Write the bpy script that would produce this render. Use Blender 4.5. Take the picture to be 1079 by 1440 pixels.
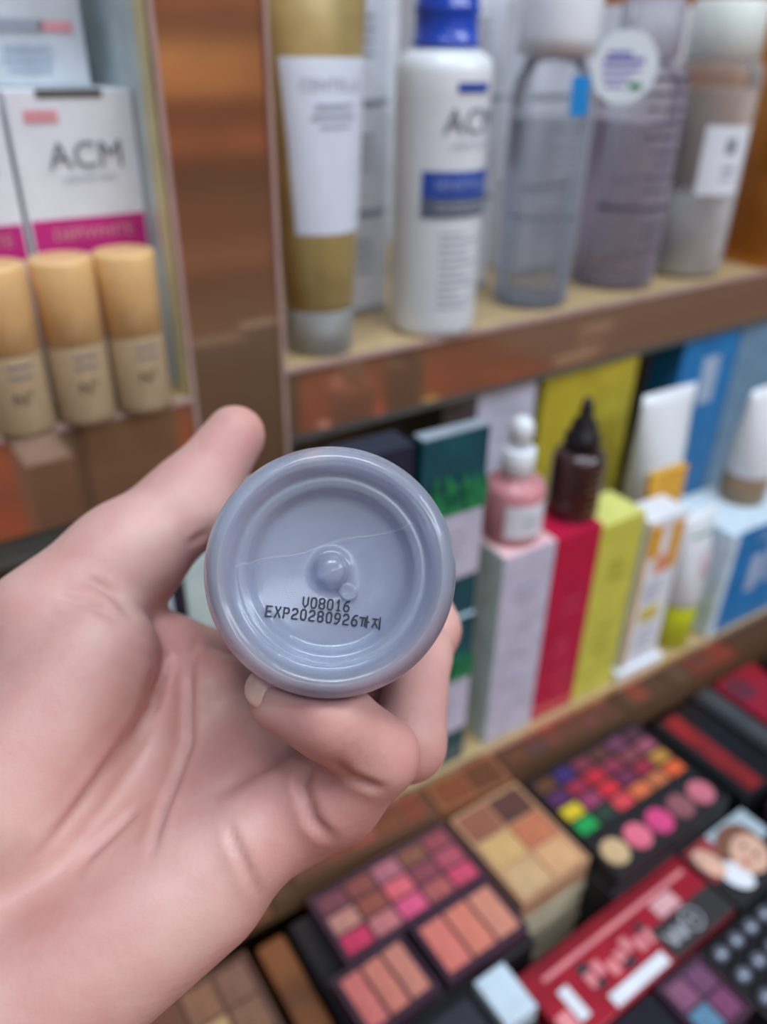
import bpy, bmesh, math, random
import numpy as np
from mathutils import Matrix, Vector

for o in list(bpy.data.objects):
    bpy.data.objects.remove(o)
S = bpy.context.scene
COL = S.collection
random.seed(4)

# ------------------------------------------------------------------ camera
cam = bpy.data.cameras.new('camera')
cam.sensor_fit = 'HORIZONTAL'
cam.sensor_width = 36.0
cam.lens = 36.0 * 1110.0 / 1079.0
cam.clip_start = 0.01
cam.dof.use_dof = True
cam.dof.focus_distance = 0.155
cam.dof.aperture_fstop = 11.0
camo = bpy.data.objects.new('camera', cam)
COL.objects.link(camo)
EYE = Vector((0.0, 0.0, 1.35))
# columns: right, up, backwards
camo.matrix_world = Matrix(((0.83243758, 0.27031869, -0.48371013, EYE.x),
                            (-0.55389352, 0.43081838, -0.71245876, EYE.y),
                            (0.01580029, 0.86100135, 0.50835718, EYE.z),
                            (0, 0, 0, 1)))
S.camera = camo

# ------------------------------------------------------------------ light
W = bpy.data.worlds.new('shop_ambient')
S.world = W
W.use_nodes = True
W.node_tree.nodes['Background'].inputs[0].default_value = (0.80, 0.87, 1.0, 1)
W.node_tree.nodes['Background'].inputs[1].default_value = 0.20


def area(name, loc, size, power, target, color=(0.82, 0.91, 1.0), shape='RECTANGLE', sy=None):
    l = bpy.data.lights.new(name, 'AREA')
    l.shape = shape
    l.size = size
    if sy:
        l.size_y = sy
    l.energy = power
    l.color = color
    o = bpy.data.objects.new(name, l)
    COL.objects.link(o)
    o.location = loc
    d = Vector(target) - Vector(loc)
    o.rotation_euler = d.to_track_quat('-Z', 'Y').to_euler()
    return o


# ceiling panels of the shop, a light added for the opposite wall, small downlights
area('overhead_area_light', (0.05, -0.10, 2.60), 0.9, 17, (0.15, 0.1, 1.0), sy=0.5)
area('overhead_area_light', (1.10, -0.90, 2.50), 1.0, 17, (0.6, 0.1, 1.0), sy=0.5)
area('overhead_area_light', (0.60, -1.50, 2.60), 3.0, 90, (0.6, -2.2, 1.0), sy=0.5)  # added to brighten the opposite wall that the copper reflects
for dx in (-0.5, -0.1, 0.3, 0.7, 1.1):
    area('downlight', (dx, -0.12, 2.45), 0.09, 1.5, (dx, -0.1, 0), shape='DISK')

S.view_settings.view_transform = 'Standard'
S.view_settings.look = 'None'
S.view_settings.gamma = 1.0
S.view_settings.use_curve_mapping = False
S.view_settings.exposure = -0.42


# ------------------------------------------------------------------ materials
def lin(c):
    r = []
    for v in c:
        v = v / 255.0
        r.append(v / 12.92 if v <= 0.04045 else ((v + 0.055) / 1.055) ** 2.4)
    return (r[0], r[1], r[2], 1.0)


MATS = {}


def mat(name, rgb, rough=0.45, metal=0.0, trans=0.0, var=0.06, scale=60.0, coat=0.0, sss=0.0, ior=1.45, stretch=(1, 1, 1), rgb2=None, bump=0.0, emit=None):
    if name in MATS:
        return MATS[name]
    m = bpy.data.materials.new(name)
    m.use_nodes = True
    nt = m.node_tree
    b = nt.nodes['Principled BSDF']
    tc = nt.nodes.new('ShaderNodeTexCoord')
    mp = nt.nodes.new('ShaderNodeMapping')
    mp.inputs['Scale'].default_value = stretch
    nz = nt.nodes.new('ShaderNodeTexNoise')
    nz.inputs['Scale'].default_value = scale
    nz.inputs['Detail'].default_value = 4
    rp = nt.nodes.new('ShaderNodeValToRGB')
    c = lin(rgb)
    c2 = lin(rgb2) if rgb2 else tuple(x * (1 - 2 * var) for x in c[:3]) + (1,)
    c1 = c if rgb2 else tuple(min(1, x * (1 + var)) for x in c[:3]) + (1,)
    rp.color_ramp.elements[0].position = 0.35
    rp.color_ramp.elements[1].position = 0.65
    rp.color_ramp.elements[0].color = c2
    rp.color_ramp.elements[1].color = c1
    L = nt.links.new
    L(tc.outputs['Object'], mp.inputs['Vector'])
    L(mp.outputs[0], nz.inputs['Vector'])
    L(nz.outputs['Fac'], rp.inputs['Fac'])
    L(rp.outputs['Color'], b.inputs['Base Color'])
    b.inputs['Roughness'].default_value = rough
    b.inputs['Metallic'].default_value = metal
    b.inputs['Transmission Weight'].default_value = trans
    b.inputs['IOR'].default_value = ior
    b.inputs['Coat Weight'].default_value = coat
    b.inputs['Coat Roughness'].default_value = 0.1
    if sss:
        b.inputs['Subsurface Weight'].default_value = sss
        b.inputs['Subsurface Radius'].default_value = (1.0, 0.35, 0.2)
        b.inputs['Subsurface Scale'].default_value = 0.006
    if bump:
        bp = nt.nodes.new('ShaderNodeBump')
        bp.inputs['Strength'].default_value = bump
        bp.inputs['Distance'].default_value = 0.001
        nz2 = nt.nodes.new('ShaderNodeTexNoise')
        nz2.inputs['Scale'].default_value = scale * 12
        L(tc.outputs['Object'], nz2.inputs['Vector'])
        L(nz2.outputs['Fac'], bp.inputs['Height'])
        L(bp.outputs[0], b.inputs['Normal'])
    MATS[name] = m
    return m


def clear(name, rgb, alpha=0.75, rough=0.08):
    """thin clear plastic: tinted see-through wall with a glossy skin and a little milkiness"""
    if name in MATS:
        return MATS[name]
    m = mat(name, rgb, rough, var=0.02)
    nt = m.node_tree
    b = nt.nodes['Principled BSDF']
    tr = nt.nodes.new('ShaderNodeBsdfTransparent')
    c = lin(rgb)
    tr.inputs[0].default_value = tuple(0.8 + 0.2 * x for x in c[:3]) + (1,)
    mx = nt.nodes.new('ShaderNodeMixShader')
    fr = nt.nodes.new('ShaderNodeFresnel')
    fr.inputs[0].default_value = 1.4
    mr = nt.nodes.new('ShaderNodeMapRange')
    mr.inputs['To Min'].default_value = 1 - alpha
    mr.inputs['To Max'].default_value = 1.0
    out = nt.nodes['Material Output']
    nt.links.new(fr.outputs[0], mr.inputs['Value'])
    nt.links.new(mr.outputs[0], mx.inputs[0])
    nt.links.new(tr.outputs[0], mx.inputs[1])
    nt.links.new(b.outputs[0], mx.inputs[2])
    nt.links.new(mx.outputs[0], out.inputs[0])
    return m


COPPER = mat('copper_laminate', (204, 160, 126), 0.08, 0.72, rgb2=(182, 130, 100), scale=5, stretch=(0.3, 1, 2.0), coat=0.2)
CEDGE = mat('acrylic_edge', (176, 146, 138), 0.25, var=0.05)
CREAM = mat('cream_board', (188, 162, 120), 0.4)
GREYD = mat('grey_channel', (92, 94, 92), 0.4)
BLACK = mat('black_plastic', (26, 26, 30), 0.3)
BLACKM = mat('black_card', (34, 33, 38), 0.5)
WHITE = mat('white_card', (228, 233, 242), 0.4, var=0.03)
WHITEP = mat('white_plastic', (226, 232, 238), 0.28, var=0.02, coat=0.3)
INK = mat('grey_ink', (118, 126, 140), 0.6)
INKL = mat('pale_grey_ink', (160, 168, 182), 0.6)
INKD = mat('dark_ink', (46, 48, 60), 0.6)
MAGENTA = mat('magenta_ink', (196, 40, 130), 0.5)
PINKINK = mat('pink_ink', (226, 160, 170), 0.5)
BLUE = mat('royal_blue_plastic', (36, 76, 190), 0.15, coat=0.6)
BLUEINK = mat('blue_ink', (44, 78, 168), 0.5)
GREYBAND = mat('slate_band', (92, 104, 124), 0.5)
CYAN = mat('cyan_blue_ink', (14, 132, 206), 0.5)
GOLD = mat('khaki_gold_plastic', (172, 150, 96), 0.32, 0.15, coat=0.3)
PEACH = mat('peach_plastic', (228, 184, 126), 0.35, coat=0.2)
BEIGEL = mat('beige_fluid', (140, 108, 76), 0.4, sss=0.1)
LILAC = mat('lilac_card', (196, 194, 214), 0.45)
MINT = mat('mint_card', (204, 230, 230), 0.45)
TEAL = mat('dark_teal_card', (20, 88, 98), 0.4, rgb2=(10, 52, 66), scale=30)
LEAF = mat('leaf_green_ink', (44, 150, 88), 0.5, rgb2=(20, 104, 70), scale=200)
NAVY = mat('navy_card', (34, 42, 60), 0.4)
RED = mat('crimson_card', (186, 26, 66), 0.35, coat=0.2)
REDP = mat('pale_red_ink', (214, 90, 116), 0.5)
YELLOW = mat('lime_yellow_card', (206, 204, 86), 0.4)
YELLOWD = mat('mustard_card', (186, 168, 50), 0.45)
YELINK = mat('olive_ink', (150, 146, 50), 0.5)
ORANGE = mat('amber_ink', (224, 170, 62), 0.5)
LIME = mat('lime_plastic', (196, 204, 40), 0.35)
BLUEC = mat('sky_blue_card', (40, 124, 188), 0.4)
BLUEP = mat('pale_blue_ink', (168, 188, 214), 0.5)
PALEBLUE = mat('ice_blue_card', (208, 226, 240), 0.4)
TAN = mat('tan_plastic', (150, 126, 100), 0.4)
PINKL = mat('pink_fluid', (232, 128, 140), 0.2, trans=0.25)
DARKBR = mat('dark_amber_glass', (58, 36, 36), 0.12, coat=0.6)
WOOD = mat('brown_counter_wood', (132, 82, 48), 0.4, rgb2=(92, 56, 34), scale=14, stretch=(0.4, 3, 3))


# ------------------------------------------------------------------ builders
def link(name, me, m=None, parent=None, smooth=False):
    o = bpy.data.objects.new(name, me)
    COL.objects.link(o)
    if m is not None and not me.materials:
        me.materials.append(m)
    if parent is not None:
        o.parent = parent
    if smooth:
        me.shade_smooth()
    return o


def from_bm(name, bm, m=None, parent=None, smooth=False):
    me = bpy.data.meshes.new(name)
    bm.to_mesh(me)
    bm.free()
    return link(name, me, m, parent, smooth)


def tag(o, label=None, cat=None, group=None, kind=None):
    if label:
        o['label'] = label
    if cat:
        o['category'] = cat
    if group:
        o['group'] = group
    if kind:
        o['kind'] = kind
    return o


def thing(name, label, cat, loc=(0, 0, 0), rz=0.0, group=None):
    o = bpy.data.objects.new(name, None)
    o.empty_display_size = 0.02
    COL.objects.link(o)
    o.location = loc
    o.rotation_euler = (0, 0, math.radians(rz))
    return tag(o, label, cat, group)


def add_box(bm, x0, x1, y0, y1, z0, z1, bev=0.0):
    vs = bmesh.ops.create_cube(bm, size=1.0)['verts']
    for v in vs:
        v.co = Vector((x0 + (v.co.x + .5) * (x1 - x0), y0 + (v.co.y + .5) * (y1 - y0), z0 + (v.co.z + .5) * (z1 - z0)))
    if bev:
        es = list({e for v in vs for e in v.link_edges})
        bmesh.ops.bevel(bm, geom=es, offset=bev, segments=2, affect='EDGES', profile=0.6)


def box(name, m, parent, x0, x1, y0, y1, z0, z1, bev=0.0):
    bm = bmesh.new()
    add_box(bm, x0, x1, y0, y1, z0, z1, bev)
    return from_bm(name, bm, m, parent)


def loft(name, m, parent, secs, a0=-math.pi, a1=math.pi, n=40, off=0.0, caps=True, p=2.0):
    """secs: (z, rx, ry). Angle 0 faces -Y and grows towards +X."""
    closed = abs((a1 - a0) - 2 * math.pi) < 1e-6
    k = n if closed else n + 1
    vs, fs = [], []
    for (z, rx, ry) in secs:
        for i in range(k):
            a = a0 + (a1 - a0) * i / n
            s, c = math.sin(a), math.cos(a)
            vs.append(((rx + off) * s, -(ry + off) * c, z))
    for j in range(len(secs) - 1):
        for i in range(n):
            i2 = (i + 1) % k
            fs.append((j * k + i, j * k + i2, (j + 1) * k + i2, (j + 1) * k + i))
    if closed and caps:
        fs.append(tuple(reversed(range(k))))
        t = (len(secs) - 1) * k
        fs.append(tuple(t + i for i in range(k)))
    me = bpy.data.meshes.new(name)
    me.from_pydata(vs, [], fs)
    me.update()
    o = link(name, me, m, parent)
    me.shade_smooth()
    if closed and caps:
        for pl in me.polygons:
            if len(pl.vertices) > 4:
                pl.use_smooth = False
    return o


def lathe(name, m, parent, prof, **k):
    return loft(name, m, parent, [(z, r, r) for (r, z) in prof], **k)


def text_mesh(s, size):
    cu = bpy.data.curves.new('t', 'FONT')
    cu.body = s
    cu.size = size
    cu.align_x = 'CENTER'
    cu.align_y = 'CENTER'
    cu.resolution_u = 3
    o = bpy.data.objects.new('t', cu)
    COL.objects.link(o)
    dg = bpy.context.evaluated_depsgraph_get()
    me = bpy.data.meshes.new_from_object(o.evaluated_get(dg))
    bpy.data.objects.remove(o)
    return me


def text_flat(s, size, m, parent, cx, cz, yf, name='lettering', tilt=0.0, bold=1.0):
    me = text_mesh(s, size)
    ca, sa = math.cos(tilt), math.sin(tilt)
    for v in me.vertices:
        x, z = v.co.x * bold, v.co.y
        v.co = (cx + x * ca - z * sa, yf, cz + x * sa + z * ca)
    me.materials.clear()
    return link(name, me, m, parent)


def text_top(s, size, m, parent, cx, cy, zt, ang=0.0, name='lettering'):
    me = text_mesh(s, size)
    ca, sa = math.cos(ang), math.sin(ang)
    for v in me.vertices:
        x, y = v.co.x, v.co.y
        v.co = (cx + x * ca - y * sa, cy + x * sa + y * ca, zt)
    me.materials.clear()
    return link(name, me, m, parent)


def text_cyl(s, size, m, parent, a, cz, rx, ry=None, name='lettering'):
    ry = ry or rx
    me = text_mesh(s, size)
    for v in me.vertices:
        t = a + v.co.x / rx
        v.co = (rx * math.sin(t), -ry * math.cos(t), cz + v.co.y)
    me.materials.clear()
    return link(name, me, m, parent)


def bars_flat(m, parent, rects, yf, name='print_lines'):
    bm = bmesh.new()
    for (cx, cz, w, h) in rects:
        vs = [bm.verts.new((cx + sx * w / 2, yf, cz + sz * h / 2)) for sx, sz in ((-1, -1), (1, -1), (1, 1), (-1, 1))]
        bm.faces.new(vs)
    return tag(from_bm(name, bm, m, parent), kind='stuff')


def rect_top(m, parent, x0, x1, y0, y1, z, name='print_panel'):
    return box(name, m, parent, x0, x1, y0, y1, z, z + 0.0003)


def carton(name, label, cat, x0, x1, y0, y1, z0, z1, m, prints=(), rz=0.0, group=None, bev=0.0006, side=None, top=None):
    w, d, h = x1 - x0, y1 - y0, z1 - z0
    t = thing(name, label, cat, ((x0 + x1) / 2, (y0 + y1) / 2, z0), rz, group)
    box('body', m, t, -w / 2, w / 2, -d / 2, d / 2, 0, h, bev)
    if side:
        box('side_panel', side, t, -w / 2 - 0.0004, -w / 2 + 0.0002, -d / 2 + 0.0004, d / 2 - 0.0004, 0.0004, h - 0.0004)
    if top:
        box('top_flap', top, t, -w / 2 + 0.0004, w / 2 - 0.0004, -d / 2 + 0.0004, d / 2 - 0.0004, h - 0.0002, h + 0.0005)
    yf = -d / 2 - 0.0005
    for pr in prints:
        if pr[0] == 'rect':           # cx, cz (fractions), w, h (fractions), material, name
            _, fx, fz, fw, fh, pm, nm = pr
            box(nm, pm, t, (fx - fw / 2 - .5) * w, (fx + fw / 2 - .5) * w, yf, -d / 2 + 0.0002, (fz - fh / 2) * h, (fz + fh / 2) * h)
        elif pr[0] == 'text':
            _, s, fx, fz, size, pm = pr
            text_flat(s, size, pm, t, (fx - .5) * w, fz * h, yf - 0.0004)
        elif pr[0] == 'lines':
            _, fx, fz0, fz1, fw, n, pm = pr
            rr = random.Random(n)
            rows = []
            for i in range(n):
                z = (fz0 + (fz1 - fz0) * i / max(1, n - 1)) * h
                ww = fw * w * (0.65 + 0.35 * rr.random())
                rows.append(((fx - .5) * w, z, ww, 0.0016))
            bars_flat(pm, t, rows, yf - 0.0004)
    return t


# ------------------------------------------------------------------ the shop behind and below
tag(box('floor', mat('shop_floor', (196, 88, 50), 0.35, scale=3.5, rgb2=(124, 46, 28)), None, -2.6, 2.8, -2.4, 1.2, -0.05, 0.0), kind='structure')
wb = box('wall_back', mat('shop_wall', (150, 106, 76), 0.6, scale=3), None, -2.6, 2.8, -2.45, -2.4, 0.0, 2.7)
tag(wb, kind='structure')
# unseen shelving opposite, its colour bands added to shape the copper laminate's reflections
for zz, z2, rgb in ((0.10, 0.52, (110, 62, 40)), (0.56, 0.73, (196, 150, 110)), (0.77, 0.95, (104, 78, 60)), (0.99, 1.15, (214, 158, 110)), (1.18, 1.42, (250, 206, 140)), (1.46, 1.90, (150, 92, 60)), (1.95, 2.3, (190, 150, 110))):
    box('display_panel', mat('display_%d' % int(zz * 100), rgb, 0.6, var=0.2, scale=5), wb, -2.5, 2.7, -2.4, -2.36, zz, z2)
    box('shelf_board', WOOD, wb, -2.5, 2.7, -2.4, -2.30, zz - 0.03, zz)

# display cabinet
cab = thing('display_cabinet', 'glossy copper brown shop display cabinet with stepped shelves', 'cabinet', (0.2, 0.5, 0.0))


def cb(name, m, x0, x1, y0, y1, z0, z1, parent=None, bev=0.0):
    o = box(name, m, cab, x0 - .2, x1 - .2, y0 - .5, y1 - .5, z0, z1, bev)
    if parent is not None:
        o.parent = parent
    return o


up = cb('upright', COPPER, 0.1405, 0.1985, 0.400, 0.66, 0.92, 1.72)
for x in (0.1405, 0.1965):
    cb('edge_strip', CEDGE, x, x + 0.0025, 0.3975, 0.4005, 0.94, 1.72, up)
lsh = cb('shelf_board', CREAM, -0.35, 0.1403, 0.4005, 0.66, 1.122, 1.18)
cb('fascia', COPPER, -0.35, 0.1403, 0.3985, 0.4005, 1.124, 1.1775, lsh)
cb('edge_strip', CEDGE, -0.35, 0.1403, 0.397, 0.4005, 1.1775, 1.1805, lsh)
cb('light_channel', GREYD, -0.35, 0.1403, 0.405, 0.44, 1.103, 1.122, lsh)
rsh = cb('shelf_board', CREAM, 0.1987, 1.1, 0.4005, 0.66, 1.140, 1.185)
cb('fascia', COPPER, 0.1987, 1.1, 0.3985, 0.4005, 1.1415, 1.1825, rsh)
cb('edge_strip', CEDGE, 0.1987, 1.1, 0.397, 0.4005, 1.1825, 1.1855, rsh)
cb('lower_trim', GREYD, 0.1987, 1.1, 0.399, 0.402, 1.1365, 1.1413, rsh)
cb('side_panel', mat('amber_laminate', (214, 142, 60), 0.15, 0.5, rgb2=(170, 96, 36), scale=8, coat=0.4), 0.676, 0.690, 0.402, 0.66, 1.1855, 1.72)
cb('side_panel', mat('pale_side', (206, 218, 220), 0.4), 0.1395, 0.1403, 0.414, 0.66, 1.1805, 1.72)
cb('edge_strip', mat('yellow_edge', (224, 214, 160), 0.4), 0.1390, 0.1403, 0.402, 0.414, 1.1805, 1.72, up)
cb('back_panel', mat('pale_back_panel', (216, 222, 230), 0.5), -0.35, 1.1, 0.66, 0.668, 0.93, 1.72)
low = cb('shelf_board', CREAM, -0.35, 1.3, 0.2795, 0.66, 0.885, 0.93)
cb('fascia', COPPER, -0.35, 1.3, 0.277, 0.2795, 0.872, 0.927, low)
cb('edge_strip', COPPER, -0.35, 1.3, 0.2755, 0.2795, 0.927, 0.9305, low)
# the lower shelf stands slightly askew to the one above
ASKEW = Matrix.Translation((0.27, 0.283, 0)) @ Matrix.Rotation(math.radians(-2.0), 4, 'Z') @ Matrix.Translation((-0.27, -0.283, 0))
low.matrix_local = Matrix.Translation((-.2, -.5, 0)) @ ASKEW @ Matrix.Translation((.2, .5, 0))
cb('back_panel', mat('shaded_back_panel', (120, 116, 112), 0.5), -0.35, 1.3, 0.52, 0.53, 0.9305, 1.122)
cb('plinth', COPPER, -0.35, 1.3, 0.31, 0.66, 0.0, 0.885)

# make-up counter in front
ctr = thing('makeup_counter', 'brown wooden counter carrying make-up palettes below the shelves', 'counter', (0.3, 0.15, 0.0))
box('worktop', mat('dark_counter', (58, 48, 46), 0.35), ctr, -0.7, 0.9, -0.13, 0.126, 0.77, 0.80, 0.002)
box('apron', WOOD, ctr, -0.7, 0.9, -0.12, 0.126, 0.02, 0.77)
box('divider_rail', WOOD, ctr, -0.203, -0.184, -0.10, 0.126, 0.80, 0.868, 0.003)


# ------------------------------------------------------------------ upper right shelf
Z1 = 1.1856
# gold and white cream tube on a clear cap
t = thing('cream_tube', 'khaki gold cream tube with white label standing on clear cap', 'tube', (0.2365, 0.4230, Z1))
lathe('cap', clear('clear_cap', (206, 212, 214), 0.55), t, [(0.0185, 0), (0.0205, 0.001), (0.0208, 0.026), (0.0205, 0.027)])
lathe('neck', WHITEP, t, [(0.010, 0.001), (0.010, 0.0262)])
secs = [(0.0273, 0.0200, 0.0200), (0.029, 0.0212, 0.0210), (0.07, 0.0238, 0.0218), (0.12, 0.0272, 0.0208), (0.155, 0.0300, 0.0180), (0.19, 0.0330, 0.0120), (0.214, 0.0345, 0.003), (0.224, 0.0346, 0.0012)]
loft('body', GOLD, t, secs)
loft('label', mat('white_tube_label', (214, 222, 236), 0.4, var=0.02), t, [(0.072, 0.0240, 0.0218), (0.12, 0.0272, 0.0208), (0.155, 0.0300, 0.0180), (0.159, 0.0304, 0.0174)], a0=-1.0, a1=1.15, off=0.0003)
text_cyl('CENTELLA', 0.0085, INKL, t, 0.05, 0.146, 0.0297, 0.0194)
for zz, w in ((0.136, 0.020), (0.131, 0.024), (0.126, 0.016)):
    loft('print_line', INKL, t, [(zz, 0.0284, 0.0201), (zz + 0.0017, 0.0286, 0.0200)], a0=0.05 - w / 0.05, a1=0.05 + w / 0.05, off=0.0009)

# white lotion bottle, blue cap
t = thing('lotion_bottle', 'white ACM lotion bottle with royal blue cap and blue band', 'bottle', (0.3235, 0.4215, Z1))
lathe('body', WHITEP, t, [(0.0255, 0), (0.0275, 0.002), (0.0280, 0.006), (0.0285, 0.14), (0.0290, 0.152), (0.0275, 0.1585), (0.022, 0.1625), (0.0165, 0.1638)])
lathe('cap', BLUE, t, [(0.0178, 0.164), (0.0194, 0.1648), (0.0200, 0.1665), (0.0196, 0.1682), (0.0186, 0.1692), (0.0186, 0.180), (0.0193, 0.1815), (0.0193, 0.184), (0.0184, 0.1855), (0.0186, 0.212), (0.0165, 0.2155)])
R_ = 0.0289
loft('label', BLUEINK, t, [(0.0862, R_, R_), (0.1012, R_, R_)], a0=-1.02, a1=1.0)
loft('label', GREYBAND, t, [(0.0752, R_, R_), (0.0860, R_, R_)], a0=-1.02, a1=1.0)
loft('label', BLUEINK, t, [(0.1425, R_ + .0003, R_ + .0003), (0.1475, R_ + .0003, R_ + .0003)], a0=-0.36, a1=0.42)
text_cyl('ACM', 0.019, mat('slate_ink', (112, 122, 136), 0.5), t, 0.08, 0.1272, R_ + .0006)
text_cyl('LABORATOIRE', 0.0048, INKL, t, 0.08, 0.1155, R_ + .0006)
text_cyl('SENSITELIAL', 0.0078, mat('band_lettering', (150, 170, 220), 0.5), t, -0.02, 0.0937, R_ + .0007)
for i in range(2):
    loft('print_line', INKL, t, [(0.0785 + i * .0035, R_ + .0005, R_ + .0005), (0.0797 + i * .0035, R_ + .0005, R_ + .0005)], a0=-0.7, a1=0.6)
for i in range(11):
    z = 0.020 + i * 0.0045
    loft('print_line', INKL, t, [(z, .0284, .0284), (z + .0013, .0284, .0284)], a0=-0.58, a1=0.2 + 0.28 * math.sin(i * 2.3))

# clear micellar bottle with pale cap
GL = clear('clear_bottle_wall', (228, 234, 242), 0.92)
t = thing('micellar_bottle', 'clear micellar water bottle with white cap and small blue rectangle', 'bottle', (0.4255, 0.4345, Z1))
lathe('body', GL, t, [(0.024, 0), (0.0265, 0.002), (0.0270, 0.006), (0.0270, 0.135), (0.0255, 0.146), (0.0205, 0.156), (0.0185, 0.160)])
lathe('liquid', clear('micellar_fluid', (208, 218, 234), 0.82, 0.15), t, [(0.0235, 0.003), (0.0252, 0.006), (0.0256, 0.062), (0.0256, 0.122), (0.0250, 0.124)])
lathe('cap', WHITEP, t, [(0.0215, 0.1602), (0.0255, 0.1606), (0.0262, 0.172), (0.0262, 0.205), (0.0235, 0.212)])
loft('label', CYAN, t, [(0.1272, .0274, .0274), (0.1500, .0262, .0262)], a0=-0.32, a1=0.28)
loft('print_line', mat('seam_grey', (110, 120, 134), 0.5), t, [(0.0625, .0274, .0274), (0.0645, .0274, .0274)], a0=-1.6, a1=0.5)
for i in range(5):
    z = 0.112 - i * 0.005
    loft('print_line', INKL, t, [(z, .0274, .0274), (z + .0014, .0274, .0274)], a0=-0.6 + .1 * (i % 2), a1=0.35 + .1 * math.sin(i * 3))

# round hanging tag
t = thing('round_tag', 'round white tag with violet lettering hung beside the clear bottle', 'tag', (0.4520, 0.3990, 1.3405), -36)
bm = bmesh.new()
bmesh.ops.create_cone(bm, cap_ends=True, segments=40, radius1=0.0212, radius2=0.0212, depth=0.0012, matrix=Matrix.Rotation(math.pi / 2, 4, 'X'))
from_bm('disc', bm, mat('tag_white', (222, 234, 240), 0.35, var=0.02), t)
VIO = mat('violet_ink', (112, 104, 190), 0.5)
bars_flat(VIO, t, [(-0.001, 0.004, 0.026, 0.0028), (-0.002, -0.001, 0.024, 0.0020), (-0.004, 0.008, 0.016, 0.0022), (-0.004, -0.006, 0.018, 0.0018), (-0.005, -0.0105, 0.012, 0.0016)], -0.0009)
bars_flat(LEAF, t, [(0.0085, -0.0105, 0.008, 0.004)], -0.0009, 'leaf_mark')
lathe('hang_thread', WHITE, t, [(0.0005, 0.0195), (0.0005, 0.034)], n=8)

# smoky lavender bottle
MV = clear('lavender_wall', (228, 222, 234), 0.9)
t = thing('toner_bottle', 'smoky lavender grey toner bottle with dark print lines', 'bottle', (0.5240, 0.4430, Z1))
lathe('body', MV, t, [(0.029, 0), (0.0318, 0.002), (0.0325, 0.006), (0.0325, 0.140), (0.030, 0.150), (0.022, 0.156), (0.018, 0.159)])
lathe('liquid', clear('lavender_fluid', (210, 202, 220), 0.72, 0.2), t, [(0.028, 0.003), (0.0308, 0.006), (0.0308, 0.118), (0.030, 0.120)])
lathe('cap', clear('cap_clear', (214, 214, 226), 0.6), t, [(0.0205, 0.1592), (0.0225, 0.160), (0.0225, 0.192), (0.020, 0.196)])
DV = mat('plum_grey_ink', (92, 84, 102), 0.6)
for i, (z, a0, a1) in enumerate([(0.146, -0.9, 0.7), (0.138, -0.6, 0.5), (0.128, -0.7, 0.6), (0.119, -0.5, 0.5), (0.110, -0.6, 0.4), (0.100, -0.5, 0.55), (0.092, -0.4, 0.4), (0.083, -0.5, 0.5), (0.074, -0.5, 0.2), (0.060, -1.5, 1.0), (0.048, -0.4, 0.5), (0.040, -0.5, 0.3), (0.030, -0.4, 0.4)]):
    loft('print_line', DV, t, [(z, .0329, .0329), (z + (0.0034 if i in (0, 9) else 0.0022), .0329, .0329)], a0=a0, a1=a1)

# frosted two tone toner with white cap
t = thing('toner_bottle', 'frosted toner bottle with white cap, beige upper half and white label', 'bottle', (0.6060, 0.4400, Z1))
lathe('body', clear('frosted_wall', (228, 226, 224), 0.86, 0.25), t, [(0.0300, 0), (0.0325, 0.002), (0.0330, 0.006), (0.0330, 0.148), (0.031, 0.156), (0.026, 0.160)])
lathe('powder_layer', mat('milky_layer', (232, 236, 242), 0.4, sss=0.2), t, [(0.030, 0.003), (0.0314, 0.006), (0.0314, 0.072)])
lathe('liquid', mat('beige_toner', (218, 198, 188), 0.3, sss=0.1), t, [(0.0313, 0.0722), (0.0313, 0.138), (0.030, 0.140)])
lathe('cap', mat('ivory_cap', (222, 230, 226), 0.35, var=0.02), t, [(0.0268, 0.1602), (0.0278, 0.161), (0.0278, 0.196), (0.026, 0.198)])
loft('label', WHITE, t, [(0.066, .0333, .0333), (0.116, .0333, .0333)], a0=-0.95, a1=0.30)
for i, (z, h) in enumerate([(0.096, 0.011), (0.083, 0.004), (0.077, 0.002)]):
    loft('print_mark', INKL if i else INK, t, [(z, .0337, .0337), (z + h, .0337, .0337)], a0=-0.42, a1=-0.16 + .1 * (i > 0))

# cartons stacked at the back of that shelf
names = ['left', 'second', 'third', 'right']
for ci, (x0, x1, y0) in enumerate([(0.278, 0.318, 0.472), (0.372, 0.424, 0.485), (0.470, 0.530, 0.500), (0.575, 0.640, 0.500)]):
    desc = ['behind the gold tube', 'behind the lotion bottle', 'behind the round tag', 'behind the white capped toner'][ci]
    for k in range(3):
        nm = ['bottom', 'middle', 'top'][k]
        h = 0.0645
        carton('carton', 'white carton %s, %s one of its stack' % (desc, nm), 'box', x0, x1, y0, y0 + 0.055, Z1 + k * (h + .0012), Z1 + k * (h + .0012) + h, WHITE,
               [('rect', .5, .035, 1.0, .05, INKL, 'edge_band'), ('lines', .5, .45, .75, .6, 4, INKL)], group='white cartons at the back of the shelf')

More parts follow.
